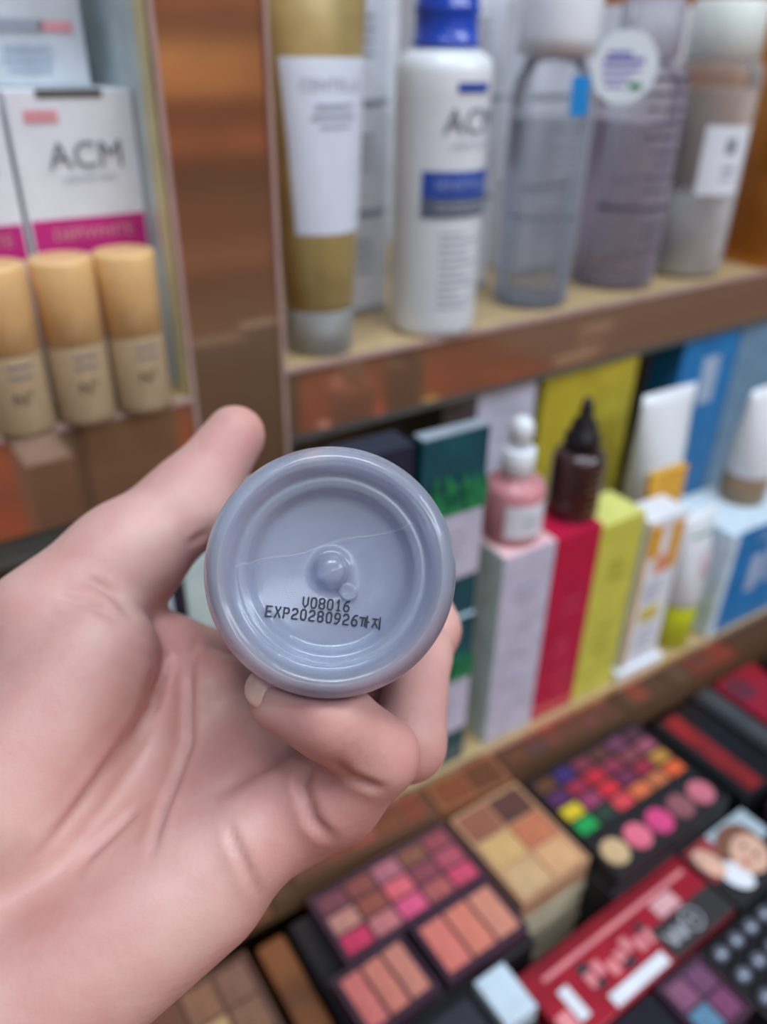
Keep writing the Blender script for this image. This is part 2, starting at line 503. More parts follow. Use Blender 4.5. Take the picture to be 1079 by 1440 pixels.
# ------------------------------------------------------------------ upper left shelf
Z0 = 1.1806
for x, y, lab in ((0.1150, 0.4010, 'peach capped foundation bottle nearest the copper upright'), (0.0850, 0.4020, 'peach capped foundation bottle, middle of the three'), (0.0545, 0.4030, 'peach capped foundation bottle at the left edge of the picture')):
    t = thing('foundation_bottle', lab, 'bottle', (x, y, Z0), 0, 'peach capped foundation bottles')
    lathe('body', clear('foundation_wall', (206, 176, 140), 0.35), t, [(0.0128, 0), (0.0142, 0.001), (0.0145, 0.004), (0.0145, 0.040), (0.0138, 0.0415)])
    lathe('fluid', BEIGEL, t, [(0.0115, 0.004), (0.0125, 0.005), (0.0125, 0.039)])
    lathe('cap', PEACH, t, [(0.0138, 0.0417), (0.0146, 0.0423), (0.0149, 0.080), (0.0143, 0.0812), (0.0120, 0.0816)])
    text_cyl('N\u00b0', 0.0085, INKD, t, 0.0, 0.0205, 0.0149)
    for zz in (0.031, 0.036):
        loft('print_line', INK, t, [(zz, .0148, .0148), (zz + .0012, .0148, .0148)], a0=-0.35, a1=0.45)

# a riser board carries the cartons behind the foundation bottles
carton('carton_riser', 'white riser block behind the peach capped foundation bottles', 'riser', -0.06, 0.1388, 0.430, 0.500, Z0, Z0 + 0.060, WHITE)
ZB = Z0 + 0.0605
acmp = [('rect', .5, .27, .96, .19, MAGENTA, 'band'), ('text', 'ACM', .56, .68, 0.0170, INK), ('text', 'LABORATOIRE', .56, .57, 0.0040, INKL), ('rect', .25, .88, .26, .06, PINKINK, 'print_panel')]
acmp2 = acmp + [('text', 'DEPIWHITE', .52, .28, 0.0078, PINKINK), ('rect', .5, .985, .52, .04, GREYD, 'slot')]
carton('carton', 'white ACM carton with magenta band next to the copper upright', 'box', 0.080, 0.1385, 0.430, 0.482, ZB, 1.3300, WHITE, acmp2, group='white cartons with magenta band')
carton('carton', 'white ACM carton with magenta band cut off by the left edge', 'box', 0.0225, 0.0778, 0.430, 0.482, ZB, 1.3280, WHITE, acmp2, group='white cartons with magenta band')
carton('carton', 'white carton with grey and pink print standing on the ACM cartons', 'box', 0.083, 0.128, 0.455, 0.482, 1.3305, 1.420, mat('cool_white_card', (206, 216, 226), 0.4), [('rect', .35, .28, .5, .06, INKL, 'print_panel'), ('rect', .72, .28, .35, .05, PINKINK, 'print_panel'), ('lines', .4, .08, .18, .6, 3, BLUEP)], rz=-6)
carton('carton', 'plain grey white carton behind, beside the cabinet side', 'box', 0.090, 0.1390, 0.5005, 0.55, Z0, 1.44, mat('grey_white_card', (178, 190, 196), 0.45), [])
carton('carton', 'sage grey carton at the top left corner', 'box', 0.030, 0.078, 0.450, 0.482, 1.3290, 1.42, mat('sage_card', (150, 164, 158), 0.45), [])

# ------------------------------------------------------------------ lower shelf
ZL = 0.9308
before = set(bpy.data.objects)
carton('carton', 'dark navy carton behind the held bottle', 'box', 0.176, 0.2165, 0.290, 0.310, ZL, 1.176, NAVY, [])
for k, (z0, z1) in enumerate([(ZL, 1.0545), (1.0550, 1.1780)]):
    t = carton('leaf_carton', ['lower teal carton with green leaf print and white panel', 'upper teal carton with green leaf print and white panel'][k], 'box', 0.2190, 0.2620, 0.284 + .002 * k, 0.296, z0, z1, TEAL,
               [('rect', .5, .42, .98, .36, LILAC, 'panel'), ('lines', .5, .36, .5, .6, 4, INKL)], top=PALEBLUE if k == 0 else mat('grey_top_card', (150, 160, 172), .5), group='teal leaf cartons')
    for j in range(9):
        bm = bmesh.new()
        x = -0.0190 + j * 0.0047
        hh = 0.016 + 0.012 * abs(math.sin(j * 1.9))
        z = (z1 - z0) * 0.605
        lean = 0.006 * math.sin(j * 2.7)
        vs = [bm.verts.new(p) for p in ((x - .003, -0.0068 + .001 * k, z), (x + .003, -0.0068 + .001 * k, z), (x + .0035 + lean * .5, -0.0068 + .001 * k, z + hh * .55), (x + lean, -0.0068 + .001 * k, z + hh), (x - .0028 + lean * .5, -0.0068 + .001 * k, z + hh * .5))]
        bm.faces.new(vs)
        from_bm('leaf', bm, LEAF, t)
carton('serum_carton', 'tall white carton under the pink dropper bottle', 'box', 0.2815, 0.3225, 0.284, 0.326, ZL, 1.087, LILAC,
       [('lines', .5, .78, .83, .5, 2, INKL), ('lines', .5, .2, .62, .55, 4, INKL)], side=MINT, top=mat('blush_card', (236, 196, 200), 0.4))
carton('serum_carton', 'crimson carton under the black dropper bottle', 'box', 0.3232, 0.3622, 0.284, 0.326, ZL, 1.0875, RED,
       [('lines', .55, .60, .66, .45, 2, REDP), ('lines', .45, .36, .44, .4, 3, REDP), ('lines', .6, .16, .28, .55, 3, REDP)], group=None)
carton('serum_carton', 'lime yellow carton right of the crimson one', 'box', 0.3632, 0.4040, 0.2845, 0.318, ZL, 1.0835, YELLOW,
       [('lines', .5, .28, .42, .5, 3, YELINK), ('lines', .5, .70, .78, .5, 3, YELINK)], top=mat('pale_lime_card', (222, 224, 128), 0.4))
t = carton('tube_carton', 'white carton with amber blocks beside the lime yellow carton', 'box', 0.4120, 0.4515, 0.2850, 0.310, ZL + .008, 1.0715, WHITE,
       [('rect', .22, .86, .34, .20, ORANGE, 'panel'), ('rect', .78, .80, .30, .30, ORANGE, 'panel'), ('rect', .55, .70, .40, .12, mat('salmon_ink', (226, 160, 124), .5), 'panel'), ('rect', .5, .36, .5, .10, mat('lemon_ink', (214, 200, 100), .5), 'panel'), ('lines', .4, .46, .58, .6, 4, INKL), ('lines', .5, .12, .24, .5, 3, INKL), ('rect', .06, .5, .08, .98, ORANGE, 'side_stripe')])
carton('card_stand', 'low white stand carrying the amber block carton', 'stand', 0.4075, 0.4575, 0.2815, 0.312, ZL, ZL + .0075, WHITE)

# small tube with lime cap
t = thing('cream_tube', 'small white cream tube standing on its lime green cap', 'tube', (0.4850, 0.2970, ZL), 4)
lathe('cap', LIME, t, [(0.0125, 0), (0.0138, 0.001), (0.0142, 0.040), (0.0135, 0.041)])
loft('body', WHITEP, t, [(0.0413, 0.0138, 0.0138), (0.045, 0.0160, 0.0155), (0.08, 0.0180, 0.0125), (0.115, 0.0200, 0.0040), (0.124, 0.0202, 0.0012)])
bars_flat(PINKINK, t, [(-.003, .085, .0022, .030), (.003, .082, .0018, .022)], -0.0140)
loft('print_line', LEAF, t, [(0.105, .0197, .0066), (0.107, .0198, .006)], a0=-0.7, a1=0.7, off=.0004)

t = carton('blue_carton', 'sky blue carton with white shapes under the tan capped tube', 'box', 0.5120, 0.6500, 0.2825, 0.345, ZL, 1.0300, BLUEC,
       [('rect', .30, .52, .10, .36, BLUEP, 'panel'), ('rect', .42, .58, .07, .40, BLUEP, 'panel'), ('rect', .62, .60, .12, .40, BLUEP, 'panel'), ('lines', .36, .86, .93, .25, 2, BLUEP), ('rect', .03, .5, .06, .99, PALEBLUE, 'side_stripe')], top=PALEBLUE, side=PALEBLUE)

# pink dropper bottle
def dropper(t, glass, fluid, capm, rb, hb, hc, label=None):
    lathe('body', glass, t, [(rb * .88, 0), (rb * .98, .001), (rb, .004), (rb, hb * .86), (rb * .9, hb * .95), (rb * .5, hb), (rb * .46, hb + .003)])
    if fluid:
        lathe('fluid', fluid, t, [(rb * .85, .003), (rb * .92, .005), (rb * .92, hb * .84), (rb * .8, hb * .90)])
    c = lathe('cap', capm, t, [(rb * .50, hb + .0032), (rb * .54, hb + .004), (rb * .54, hb + hc), (rb * .48, hb + hc + .001)])
    return c


t = thing('dropper_bottle', 'pink serum dropper bottle with white cap on the white carton', 'bottle', (0.3020, 0.3050, 1.0878))
dropper(t, clear('pink_glass', (242, 176, 184), 0.5), PINKL, WHITEP, 0.0185, 0.040, 0.019)
lathe('bulb', WHITEP, t, [(0.0062, 0.0602), (0.0064, 0.066), (0.0075, 0.068), (0.0070, 0.075), (0.0045, 0.0785), (0.001, 0.0795)])
loft('label', WHITE, t, [(0.007, .0188, .0188), (0.029, .0188, .0188)], a0=-0.95, a1=0.75)
for i in range(3):
    loft('print_line', INKL, t, [(.013 + i * .004, .0191, .0191), (.0142 + i * .004, .0191, .0191)], a0=-0.35, a1=0.3)

t = thing('dropper_bottle', 'black serum bottle with pointed black nozzle on the crimson carton', 'bottle', (0.3535, 0.3050, 1.0880))
lathe('body', DARKBR, t, [(0.0150, 0), (0.0164, .001), (0.0168, .004), (0.0168, .040), (0.015, .0445), (0.010, .0470)])
lathe('nozzle', BLACK, t, [(0.0102, .0472), (0.0112, .048), (0.0112, .056), (0.0085, .058), (0.0080, .064), (0.0045, .068), (0.0035, .077), (0.0022, .080)])
GOLDI = mat('gold_print', (128, 104, 70), 0.4)
for i, z in enumerate((.006, .0115, .017, .0225, .028, .034)):
    loft('print_line', GOLDI, t, [(z, .0171, .0171), (z + .0016, .0171, .0171)], a0=-0.35 + .1 * (i % 3), a1=0.45 - .12 * (i % 2))

# back row of the lower shelf
carton('carton', 'lilac white carton behind the pink dropper bottle', 'box', 0.3520, 0.4080, 0.4080, 0.450, ZL, 1.1360, LILAC, [('lines', .5, .8, .9, .5, 3, INKL)])
carton('carton', 'wide mustard yellow carton behind the black serum bottle', 'box', 0.4180, 0.5200, 0.4100, 0.450, ZL, 1.1350, YELLOWD, [('lines', .5, .55, .8, .4, 4, YELINK)], top=YELLOW)
t = thing('cream_tube', 'white cream tube with crimped top before the mustard carton', 'tube', (0.5000, 0.3580, ZL), 0)
lathe('cap', mat('silver_cap', (168, 172, 180), 0.35, 0.4), t, [(0.0185, 0), (0.0200, .001), (0.0205, .100), (0.0200, .101)])
loft('body', WHITEP, t, [(0.1013, .0205, .0200), (0.106, .0222, .0205), (0.150, .0265, .0150), (0.185, .0300, .0045), (0.196, .0302, .0012)])
t = carton('amber_carton', 'small amber gold carton behind the white amber block carton', 'box', 0.4400, 0.4780, 0.3125, 0.318, ZL, 1.088, ORANGE, [])
carton('blue_carton', 'upright blue carton behind the tan capped tube', 'box', 0.5850, 0.6600, 0.4160, 0.450, ZL, 1.136, BLUEC, [('rect', .55, .78, .3, .22, BLUEP, 'panel')], top=BLUEP)
carton('blue_carton', 'slate blue carton right of the tan capped tube', 'box', 0.6650, 0.8000, 0.4180, 0.450, ZL, 1.136, mat('slate_blue_card', (112, 146, 176), .45), [])
t = thing('cream_tube', 'white cream tube standing on its tan cap on the blue carton', 'tube', (0.5690, 0.3200, 1.0308), 0)
lathe('cap', TAN, t, [(0.0165, 0), (0.0178, .001), (0.0182, .024), (0.0175, .025)])
loft('body', WHITEP, t, [(0.0253, .0180, .0180), (0.028, .0192, .0185), (0.06, .0215, .0150), (0.09, .0235, .0045), (0.099, .0236, .0012)])

# left lower compartment, glimpsed between thumb and palm
carton('carton', 'charcoal carton glimpsed between thumb and palm', 'box', 0.0845, 0.0900, 0.292, 0.33, ZL, 1.150, NAVY, [])
carton('carton', 'pale mint carton glimpsed left of the held bottle', 'box', 0.0910, 0.150, 0.292, 0.33, ZL, 1.158, MINT, [])
carton('carton', 'white carton with yellow edge glimpsed by the thumb web', 'box', 0.055, 0.083, 0.286, 0.33, ZL, 1.133, PALEBLUE, [('rect', .5, .85, .98, .12, ORANGE, 'edge_band')])

for o in set(bpy.data.objects) - before:
    if o.parent is None:
        o.location = ASKEW @ o.location
        o.rotation_euler.z += math.radians(-2.0)


# ------------------------------------------------------------------ make-up on the counter
PAN = {}


def pan_mesh(w, h, rnd):
    k = (round(w, 4), round(h, 4), rnd)
    if k not in PAN:
        bm = bmesh.new()
        if rnd:
            bmesh.ops.create_cone(bm, cap_ends=True, segments=20, radius1=w / 2, radius2=w / 2 * .94, depth=0.0016)
        else:
            add_box(bm, -w / 2, w / 2, -h / 2, h / 2, -0.0008, 0.0008, 0.0004)
        me = bpy.data.meshes.new('pan')
        bm.to_mesh(me)
        bm.free()
        PAN[k] = me
    return PAN[k]


def pan(parent, x, y, z, w, h, rgb, rnd=False):
    me = pan_mesh(w, h, rnd)
    o = bpy.data.objects.new('pan', me)
    COL.objects.link(o)
    if not me.materials:
        me.materials.append(None)
    o.material_slots[0].link = 'OBJECT'
    o.material_slots[0].material = mat('powder_%d_%d_%d' % rgb, rgb, 0.7, var=0.08, scale=300)
    o.parent = parent
    o.location = (x, y, z)
    return o


def palette(label, x0, x1, y0, y1, z0, z1, tray, rows, mx=0.004, gap=0.0022, rnd=False, rz=0, name='makeup_palette', lid=None):
    """rows: back row first, each a list of colours"""
    w, d, h = x1 - x0, y1 - y0, z1 - z0
    t = thing(name, label, 'palette', ((x0 + x1) / 2, (y0 + y1) / 2, z0), rz)
    bm = bmesh.new()
    add_box(bm, -w / 2, w / 2, -d / 2, d / 2, 0, h - 0.0012, 0.0015)
    from_bm('tray', bm, tray, t)
    bm = bmesh.new()
    for (a, b, c, e) in ((-w / 2, w / 2, -d / 2, -d / 2 + .0022), (-w / 2, w / 2, d / 2 - .0022, d / 2), (-w / 2, -w / 2 + .0022, -d / 2 + .0022, d / 2 - .0022), (w / 2 - .0022, w / 2, -d / 2 + .0022, d / 2 - .0022)):
        add_box(bm, a, b, c, e, h - 0.0012, h + 0.0006)
    from_bm('rim', bm, tray, t)
    nr = len(rows)
    ph = (d - 2 * mx - gap * (nr - 1)) / nr
    for j, r in enumerate(rows):
        nc = len(r)
        pw = (w - 2 * mx - gap * (nc - 1)) / nc
        for i, c in enumerate(r):
            if c is None:
                continue
            x = -w / 2 + mx + pw * (i + .5) + gap * i
            y = d / 2 - mx - ph * (j + .5) - gap * j
            s = min(pw, ph)
            pan(t, x, y, h - 0.0005, s if rnd else pw, s if rnd else ph, c, rnd)
    return t


PLUM = mat('plum_tray', (74, 50, 66), 0.3)
NUDE = mat('nude_tray', (196, 152, 118), 0.4)
CT = 0.8001
# black risers lift the testers
def riser(label, x0, x1, y0, y1, z1, m=BLACKM):
    o = thing('tester_riser', label, 'riser', ((x0 + x1) / 2, (y0 + y1) / 2, CT))
    w, d = (x1 - x0) / 2, (y1 - y0) / 2
    box('block', m, o, -w, w, -d, d, 0, z1 - CT - .004, 0.001)
    box('top_sheet', m, o, -w + .002, w - .002, -d + .002, d - .002, z1 - CT - .004, z1 - CT)
    return o


riser('black riser under the rose and coral palettes', 0.1195, 0.246, 0.184, 0.2755, 0.8735)
riser('low black riser under the black compact case', 0.1195, 0.216, 0.148, 0.1832, 0.8665)
palette('large plum tray palette of rose, brown and hot pink squares', 0.134, 0.2410, 0.2265, 0.2750, 0.874, 0.887, PLUM,
        [[(122, 70, 80), (140, 78, 74), (176, 108, 124), (134, 86, 70), (148, 74, 84)],
         [(196, 136, 124), (150, 84, 70), (222, 104, 116), (140, 70, 84), (176, 82, 98)],
         [(206, 60, 98), (200, 120, 124), (226, 92, 136), (176, 92, 92), (206, 76, 104)]])
palette('three pan coral blush palette at the lower left of the group', 0.122, 0.172, 0.186, 0.2255, 0.874, 0.886, PLUM, [[(214, 118, 112), (212, 128, 112), (208, 134, 118)]], rz=2)
palette('three pan salmon blush palette next to the nude palette', 0.178, 0.240, 0.186, 0.2255, 0.874, 0.886, PLUM, [[(220, 122, 112), (216, 128, 108), (210, 138, 116)]])
palette('black compact case with smoky lid in front of the coral palettes', 0.122, 0.190, 0.153, 0.182, 0.867, 0.876, BLACK, [[(58, 56, 74), (48, 46, 60)]])
carton('paper_slip', 'small white paper box in front of the salmon palette', 'box', 0.192, 0.214, 0.150, 0.180, 0.867, 0.882, PALEBLUE, [])

# stack of nude face palettes, the top one open
zz = CT
for k in range(5):
    h = 0.0167
    if k < 4:
        t = thing('makeup_palette', 'closed cream face palette in the stack, %s' % ['lowest', 'second from below', 'third from below', 'directly under the open one'][k], 'palette', (0.2775 + .001 * (k % 2), 0.2345, zz), [1, -1.5, .5, -1][k], 'stacked cream face palettes')
        box('base', mat('cream_case', (214, 200, 170), .4), t, -.031, .031, -.0345, .0345, 0, h * .55, .0012)
        box('lid', mat('cream_lid', (196, 182, 160), .35), t, -.0305, .0305, -.034, .034, h * .56, h - .0002, .0012)
    else:
        palette('open nude face palette with bronzer and beige pans, top of the stack', 0.2470, 0.3070, 0.199, 0.2740, zz, zz + h + .002, NUDE,
                [[(146, 92, 72), (90, 58, 52)], [(206, 170, 112), (190, 116, 84)], [(204, 168, 124), (214, 164, 120)]], mx=.003)
    zz += h

riser('black riser under the colourful and the round blush palettes', 0.309, 0.430, 0.177, 0.2690, 0.8735)
COLS = [[(96, 60, 40), (60, 40, 110), (120, 50, 70), (92, 54, 50), (110, 60, 90), (80, 44, 60)],
        [(84, 40, 90), (150, 40, 70), (190, 40, 60), (140, 50, 76), (130, 66, 76), (150, 80, 100)],
        [(214, 190, 40), (150, 60, 100), (206, 44, 60), (112, 44, 80), (150, 40, 66), (180, 130, 60)],
        [(22, 160, 80), (40, 60, 50), (214, 70, 80), (214, 110, 70), (190, 110, 70), (220, 96, 50)]]
palette('black palette of many small bright colours with yellow and green pans', 0.3115, 0.4280, 0.2095, 0.2680, 0.874, 0.887, BLACKM, COLS, gap=.0028)
palette('black palette with a row of large round pink blushes', 0.3115, 0.4280, 0.1785, 0.2087, 0.874, 0.887, BLACKM, [[(206, 176, 134), (226, 110, 136), (214, 70, 130), (142, 84, 96), (200, 110, 130)]], rnd=True, mx=.003)

# red boxed set with white lettering
RDX = mat('glossy_red_card', (170, 34, 52), 0.3, coat=.3, rgb2=(146, 26, 44), scale=30)
ROSEI = mat('rose_ink', (226, 140, 146), .5)
t = thing('gift_box', 'long red cosmetics box with white panels and a ring emblem', 'box', (0.300, 0.1515, CT), 1)
box('body', RDX, t, -.078, .0725, -.0243, .0243, 0, .066, .001)
rect_top(mat('deep_red_ink', (128, 20, 36), .4), t, -.076, .0715, .0175, .0235, .0661, 'stripe')
rect_top(ROSEI, t, -.066, .066, .0120, .0150, .0661, 'stripe')
rect_top(WHITE, t, -.040, .008, -.0225, -.0145, .0661, 'label_panel')
rect_top(WHITE, t, -.064, -.056, -.016, .004, .0661, 'label_panel')
rect_top(mat('pale_rose_ink', (222, 170, 176), .5), t, .026, .046, -.001, .010, .0661, 'label_panel')
rect_top(ROSEI, t, -.076, -.066, -.022, -.006, .0661, 'label_panel')
for i, (x, y, w, h) in enumerate([(-.045, .002, .008, .006), (-.018, -.011, .010, .005), (-.040, -.010, .006, .005), (.006, .001, .006, .005)]):
    rect_top(INKD, t, x, x + w, y, y + h, .0662, 'dark_mark')
for i in range(7):
    rect_top(ROSEI, t, -.044 + i * .0085, -.038 + i * .0085, -.007 + .003 * math.sin(i * 2), .002 + .003 * math.sin(i * 2), .0662, 'script_mark')
p_ = rect_top(mat('charcoal_card', (52, 50, 52), .45), t, .012, .0722, -.0240, -.0025, .0663, 'emblem_panel')
EMB = mat('emblem_ink', (176, 178, 186), .5)
bm = bmesh.new()
n = 32
for (cx, cy, r1, r0) in ((.042, -.012, .0078, .0066),):
    a = [bm.verts.new((cx + r1 * math.cos(i / n * 6.28319), cy + r1 * math.sin(i / n * 6.28319), .0670)) for i in range(n)]
    b = [bm.verts.new((cx + r0 * math.cos(i / n * 6.28319), cy + r0 * math.sin(i / n * 6.28319), .0670)) for i in range(n)]
    for i in range(n):
        bm.faces.new((a[i], a[(i + 1) % n], b[(i + 1) % n], b[i]))
from_bm('ring_emblem', bm, EMB, p_)
bm = bmesh.new()
bmesh.ops.create_circle(bm, cap_ends=True, segments=16, radius=.0022, matrix=Matrix.Translation((.042, -.012, .0670)))
from_bm('emblem_dot', bm, EMB, p_)
for i in range(4):
    o = rect_top(EMB, p_, -.0012, .0012, -.005, .005, 0, 'emblem_stroke')
    o.location = (.0190 + i * .0042, -.0135, .0667)
    o.rotation_euler = (0, 0, (-1) ** i * .3)

# box with a portrait print
t = thing('portrait_box', 'cosmetics box printed with a model portrait on black', 'box', (0.4045, 0.1510, CT), 1)
box('body', BLACKM, t, -.030, .040, -.0240, .0240, 0, .068, .001)
SK = mat('portrait_skin', (222, 178, 156), .5)


def blob(nm, m, cx, cy, rx, ry, ang, z):
    bm = bmesh.new()
    vs = []
    for i in range(28):
        a = i / 28 * 2 * math.pi
        x, y = rx * math.cos(a), ry * math.sin(a)
        vs.append(bm.verts.new((cx + x * math.cos(ang) - y * math.sin(ang), cy + x * math.sin(ang) + y * math.cos(ang), z)))
    bm.faces.new(vs)
    return from_bm(nm, bm, m, t)


rect_top(mat('portrait_ground', (178, 196, 208), .5), t, -.029, .039, .000, .0232, .0681, 'print_panel')
rect_top(mat('portrait_red', (150, 60, 66), .5), t, -.029, -.004, -.004, .0232, .0683, 'print_panel')
blob('hair_print', mat('portrait_hair', (126, 84, 66), .5), 0.008, 0.003, .022, .017, 0.5, .0688)
blob('face_print', SK, 0.010, -0.003, .0160, .0130, 0.5, .0692)
blob('shoulder_print', SK, -0.020, 0.008, .008, .012, 0.2, .0692)
blob('collar_print', WHITE, -0.012, -0.008, .009, .012, 0.3, .0690)
blob('mouth_print', mat('portrait_lips', (190, 80, 84), .5), 0.001, -0.006, .0032, .0018, 0.9, .0695)
blob('eye_print', INKD, 0.013, -0.006, .0024, .0014, 0.5, .0695)
blob('eye_print', INKD, 0.012, 0.003, .0024, .0014, 0.5, .0695)

# tester rack of silver caps
t = thing('tester_rack', 'black tester rack with rows of silver grey caps', 'rack', (0.3650, 0.0950, CT), 1)
box('tray', BLACK, t, -.036, .060, -.034, .030, 0, .066, .002)
SIL = mat('silver_grey_cap', (126, 132, 148), .3, .4)
bm = bmesh.new()
bmesh.ops.create_uvsphere(bm, u_segments=14, v_segments=8, radius=1.0)
for v in bm.verts:
    v.co = Vector((v.co.x * .0062, v.co.y * .0048, v.co.z * .004))
capme = bpy.data.meshes.new('tester_cap')
bm.to_mesh(capme)
bm.free()
capme.shade_smooth()
capme.materials.append(SIL)
for i in range(6):
    for j in range(4):
        o = bpy.data.objects.new('tester_cap', capme)
        COL.objects.link(o)
        o.parent = t
        o.location = (-.028 + i * .0155, -.026 + j * .0155, .0685)
palette('small purple shimmer palette beside the silver capped rack', 0.2870, 0.3270, 0.084, 0.1240, CT, .866, PLUM, [[(132, 80, 110), (110, 66, 100)], [(90, 130, 160), (120, 60, 100)]])
carton('lipstick_box', 'black box with pale lilac end in the front row', 'box', 0.222, 0.2850, 0.090, 0.1250, CT, .862, BLACK, [], top=mat('black_gloss', (40, 38, 48), .2))

# dark red cartons at the right end of the counter
def flat_pack(label, cx, cy, w, d, z1, rz, m, stripes):
    t = thing('flat_carton', label, 'box', (cx, cy, CT), rz)
    h = z1 - CT
    box('body', m, t, -w / 2, w / 2, -d / 2, d / 2, 0, h, .001)
    for (x0, x1, y0, y1, sm) in stripes:
        rect_top(sm, t, x0 * w, x1 * w, y0 * d, y1 * d, h + .0001, 'stripe')
    return t


DRED = mat('dark_red_ink', (150, 36, 40), .4, rgb2=(90, 24, 30), scale=40)
flat_pack('long black carton with a dull red stripe below the blue carton', 0.468, 0.2170, 0.050, 0.088, .880, 0, BLACK, [(-.32, .02, -.46, .46, DRED)])
flat_pack('black glossy carton between the two red cartons', 0.506, 0.2170, 0.022, 0.090, .884, 0, mat('graphite_card', (52, 54, 58), .3), [(-.2, .3, -.48, .48, mat('graphite_light', (74, 78, 82), .3))])
flat_pack('crimson glossy carton with white marks at the right edge', 0.546, 0.2150, 0.052, 0.090, .886, 0, mat('wine_card', (150, 28, 48), .25, coat=.4), [(-.48, .48, -.30, -.20, ROSEI), (-.1, .40, -.46, -.34, WHITE), (-.45, .0, .2, .45, mat('wine_dark', (96, 44, 60), .3))])
palette('mauve smoky palette at the right edge of the counter', 0.460, 0.540, 0.115, 0.165, CT, .872, PLUM, [[(130, 84, 100), (96, 66, 80)]])
carton('lipstick_box', 'black upright carton at the far right under the shelf', 'box', 0.580, 0.670, 0.170, 0.255, CT, .888, BLACK, [])

# left of the wooden rail
palette('beige and brown eyeshadow palette left of the wooden rail', 0.022, 0.090, 0.222, 0.2740, CT + .052, .874, mat('mocha_tray', (110, 78, 66), .35), [[(120, 80, 62), (150, 108, 84), (140, 100, 84)], [(110, 62, 76), (206, 168, 120), (146, 106, 84)]])
riser('black riser left of the wooden rail', -0.03, 0.0935, 0.150, 0.2755, CT + .0515)
carton('clear_case', 'clear white plastic case left of the wooden rail', 'box', 0.046, 0.090, 0.170, 0.219, CT + .052, .872, mat('cloudy_case', (196, 202, 206), .2, trans=.3), [])


# ------------------------------------------------------------------ the held bottle
# frame of the grip: x to the right, y up across the base, z out of the base towards the viewer
HOLD = Matrix(((0.86108275, 0.30563476, -0.4063544, 0.06166481),
               (-0.50799448, 0.48274463, -0.71337173, 0.10825509),
               (-0.02186579, 0.82069789, 0.57094384, 1.26335853),
               (0, 0, 0, 1)))


def spin(name, m, parent, prof, n=96, closed_ends=True):
    vs, fs, rings = [], [], []
    for (r, z) in prof:
        if r < 1e-6:
            rings.append([len(vs)])
            vs.append((0, 0, z))
        else:
            rings.append(list(range(len(vs), len(vs) + n)))
            for i in range(n):
                a = 2 * math.pi * i / n
                vs.append((r * math.cos(a), r * math.sin(a), z))
    for A, B in zip(rings, rings[1:]):
        for i in range(n):
            j = (i + 1) % n
            if len(A) == 1 and len(B) == 1:
                continue
            if len(A) == 1:
                fs.append((A[0], B[j], B[i]))
            elif len(B) == 1:
                fs.append((A[i], A[j], B[0]))
            else:
                fs.append((A[i], A[j], B[j], B[i]))
    me = bpy.data.meshes.new(name)
    me.from_pydata(vs, [], fs)
    me.update()
    bm = bmesh.new()
    bm.from_mesh(me)
    bmesh.ops.recalc_face_normals(bm, faces=bm.faces)
    bm.to_mesh(me)
    bm.free()
    me.shade_smooth()
    return link(name, me, m, parent)


def smooth_prof(pts, k=4):
    """Catmull-Rom through the profile points"""
    out = []
    P = [np.array(p) for p in pts]
    for i in range(len(P) - 1):
        p0, p1, p2, p3 = P[max(0, i - 1)], P[i], P[i + 1], P[min(len(P) - 1, i + 2)]
        for s in range(k):
            t = s / k
            q = .5 * ((2 * p1) + (-p0 + p2) * t + (2 * p0 - 5 * p1 + 4 * p2 - p3) * t * t + (-p0 + 3 * p1 - 3 * p2 + p3) * t ** 3)
            out.append((max(0.0, float(q[0])), float(q[1])))
    out.append((float(P[-1][0]), float(P[-1][1])))
    return out


FROST = mat('frosted_bottle_plastic', (212, 219, 238), 0.27, var=0.015, scale=40, trans=0.78, ior=1.36, coat=0.35)
hb = thing('held_bottle', 'clear frosted plastic bottle held base first by the hand', 'bottle')
hb.matrix_world = HOLD
# base: nub, flat, inner step, groove, standing ring, fillet; then body, shoulder, neck
base = [(0.0, -0.0030), (0.0012, -0.0031), (0.0024, -0.0036), (0.0031, -0.0046), (0.0036, -0.0054), (0.0048, -0.0057), (0.0085, -0.0055),
        (0.0125, -0.0052), (0.0146, -0.0049), (0.0156, -0.0040), (0.0164, -0.0030), (0.0176, -0.0027), (0.0187, -0.0026), (0.0196, -0.0018), (0.0206, -0.0007), (0.0218, -0.0003), (0.0230, -0.0008), (0.0240, -0.0022), (0.02475, -0.0042), (0.0249, -0.0075)]
outer = smooth_prof(base, 4) + [(0.0249, -0.05), (0.0249, -0.098), (0.0245, -0.104), (0.0225, -0.111), (0.0180, -0.116), (0.0125, -0.1185), (0.0112, -0.121), (0.0112, -0.131)]
th = 0.0011
inner = [(0.0102, -0.131), (0.0102, -0.121), (0.0115, -0.1172), (0.0172, -0.1145), (0.0215, -0.1095), (0.0234, -0.1035), (0.0238, -0.098), (0.0238, -0.05), (0.0238, -0.009), (0.0232, -0.0060), (0.0222, -0.0040),
         (0.0212, -0.0034), (0.0198, -0.0040), (0.0180, -0.0050), (0.0160, -0.0062), (0.0145, -0.0070), (0.0100, -0.0072), (0.0045, -0.0074), (0.0, -0.0074)]
spin('body', FROST, hb, outer + inner)
spin('cap', WHITEP, hb, [(0.0, -0.1532), (0.0120, -0.153), (0.0135, -0.151), (0.0137, -0.124), (0.0135, -0.1235), (0.0114, -0.1235), (0.0114, -0.1315), (0.0, -0.1315)], n=64)

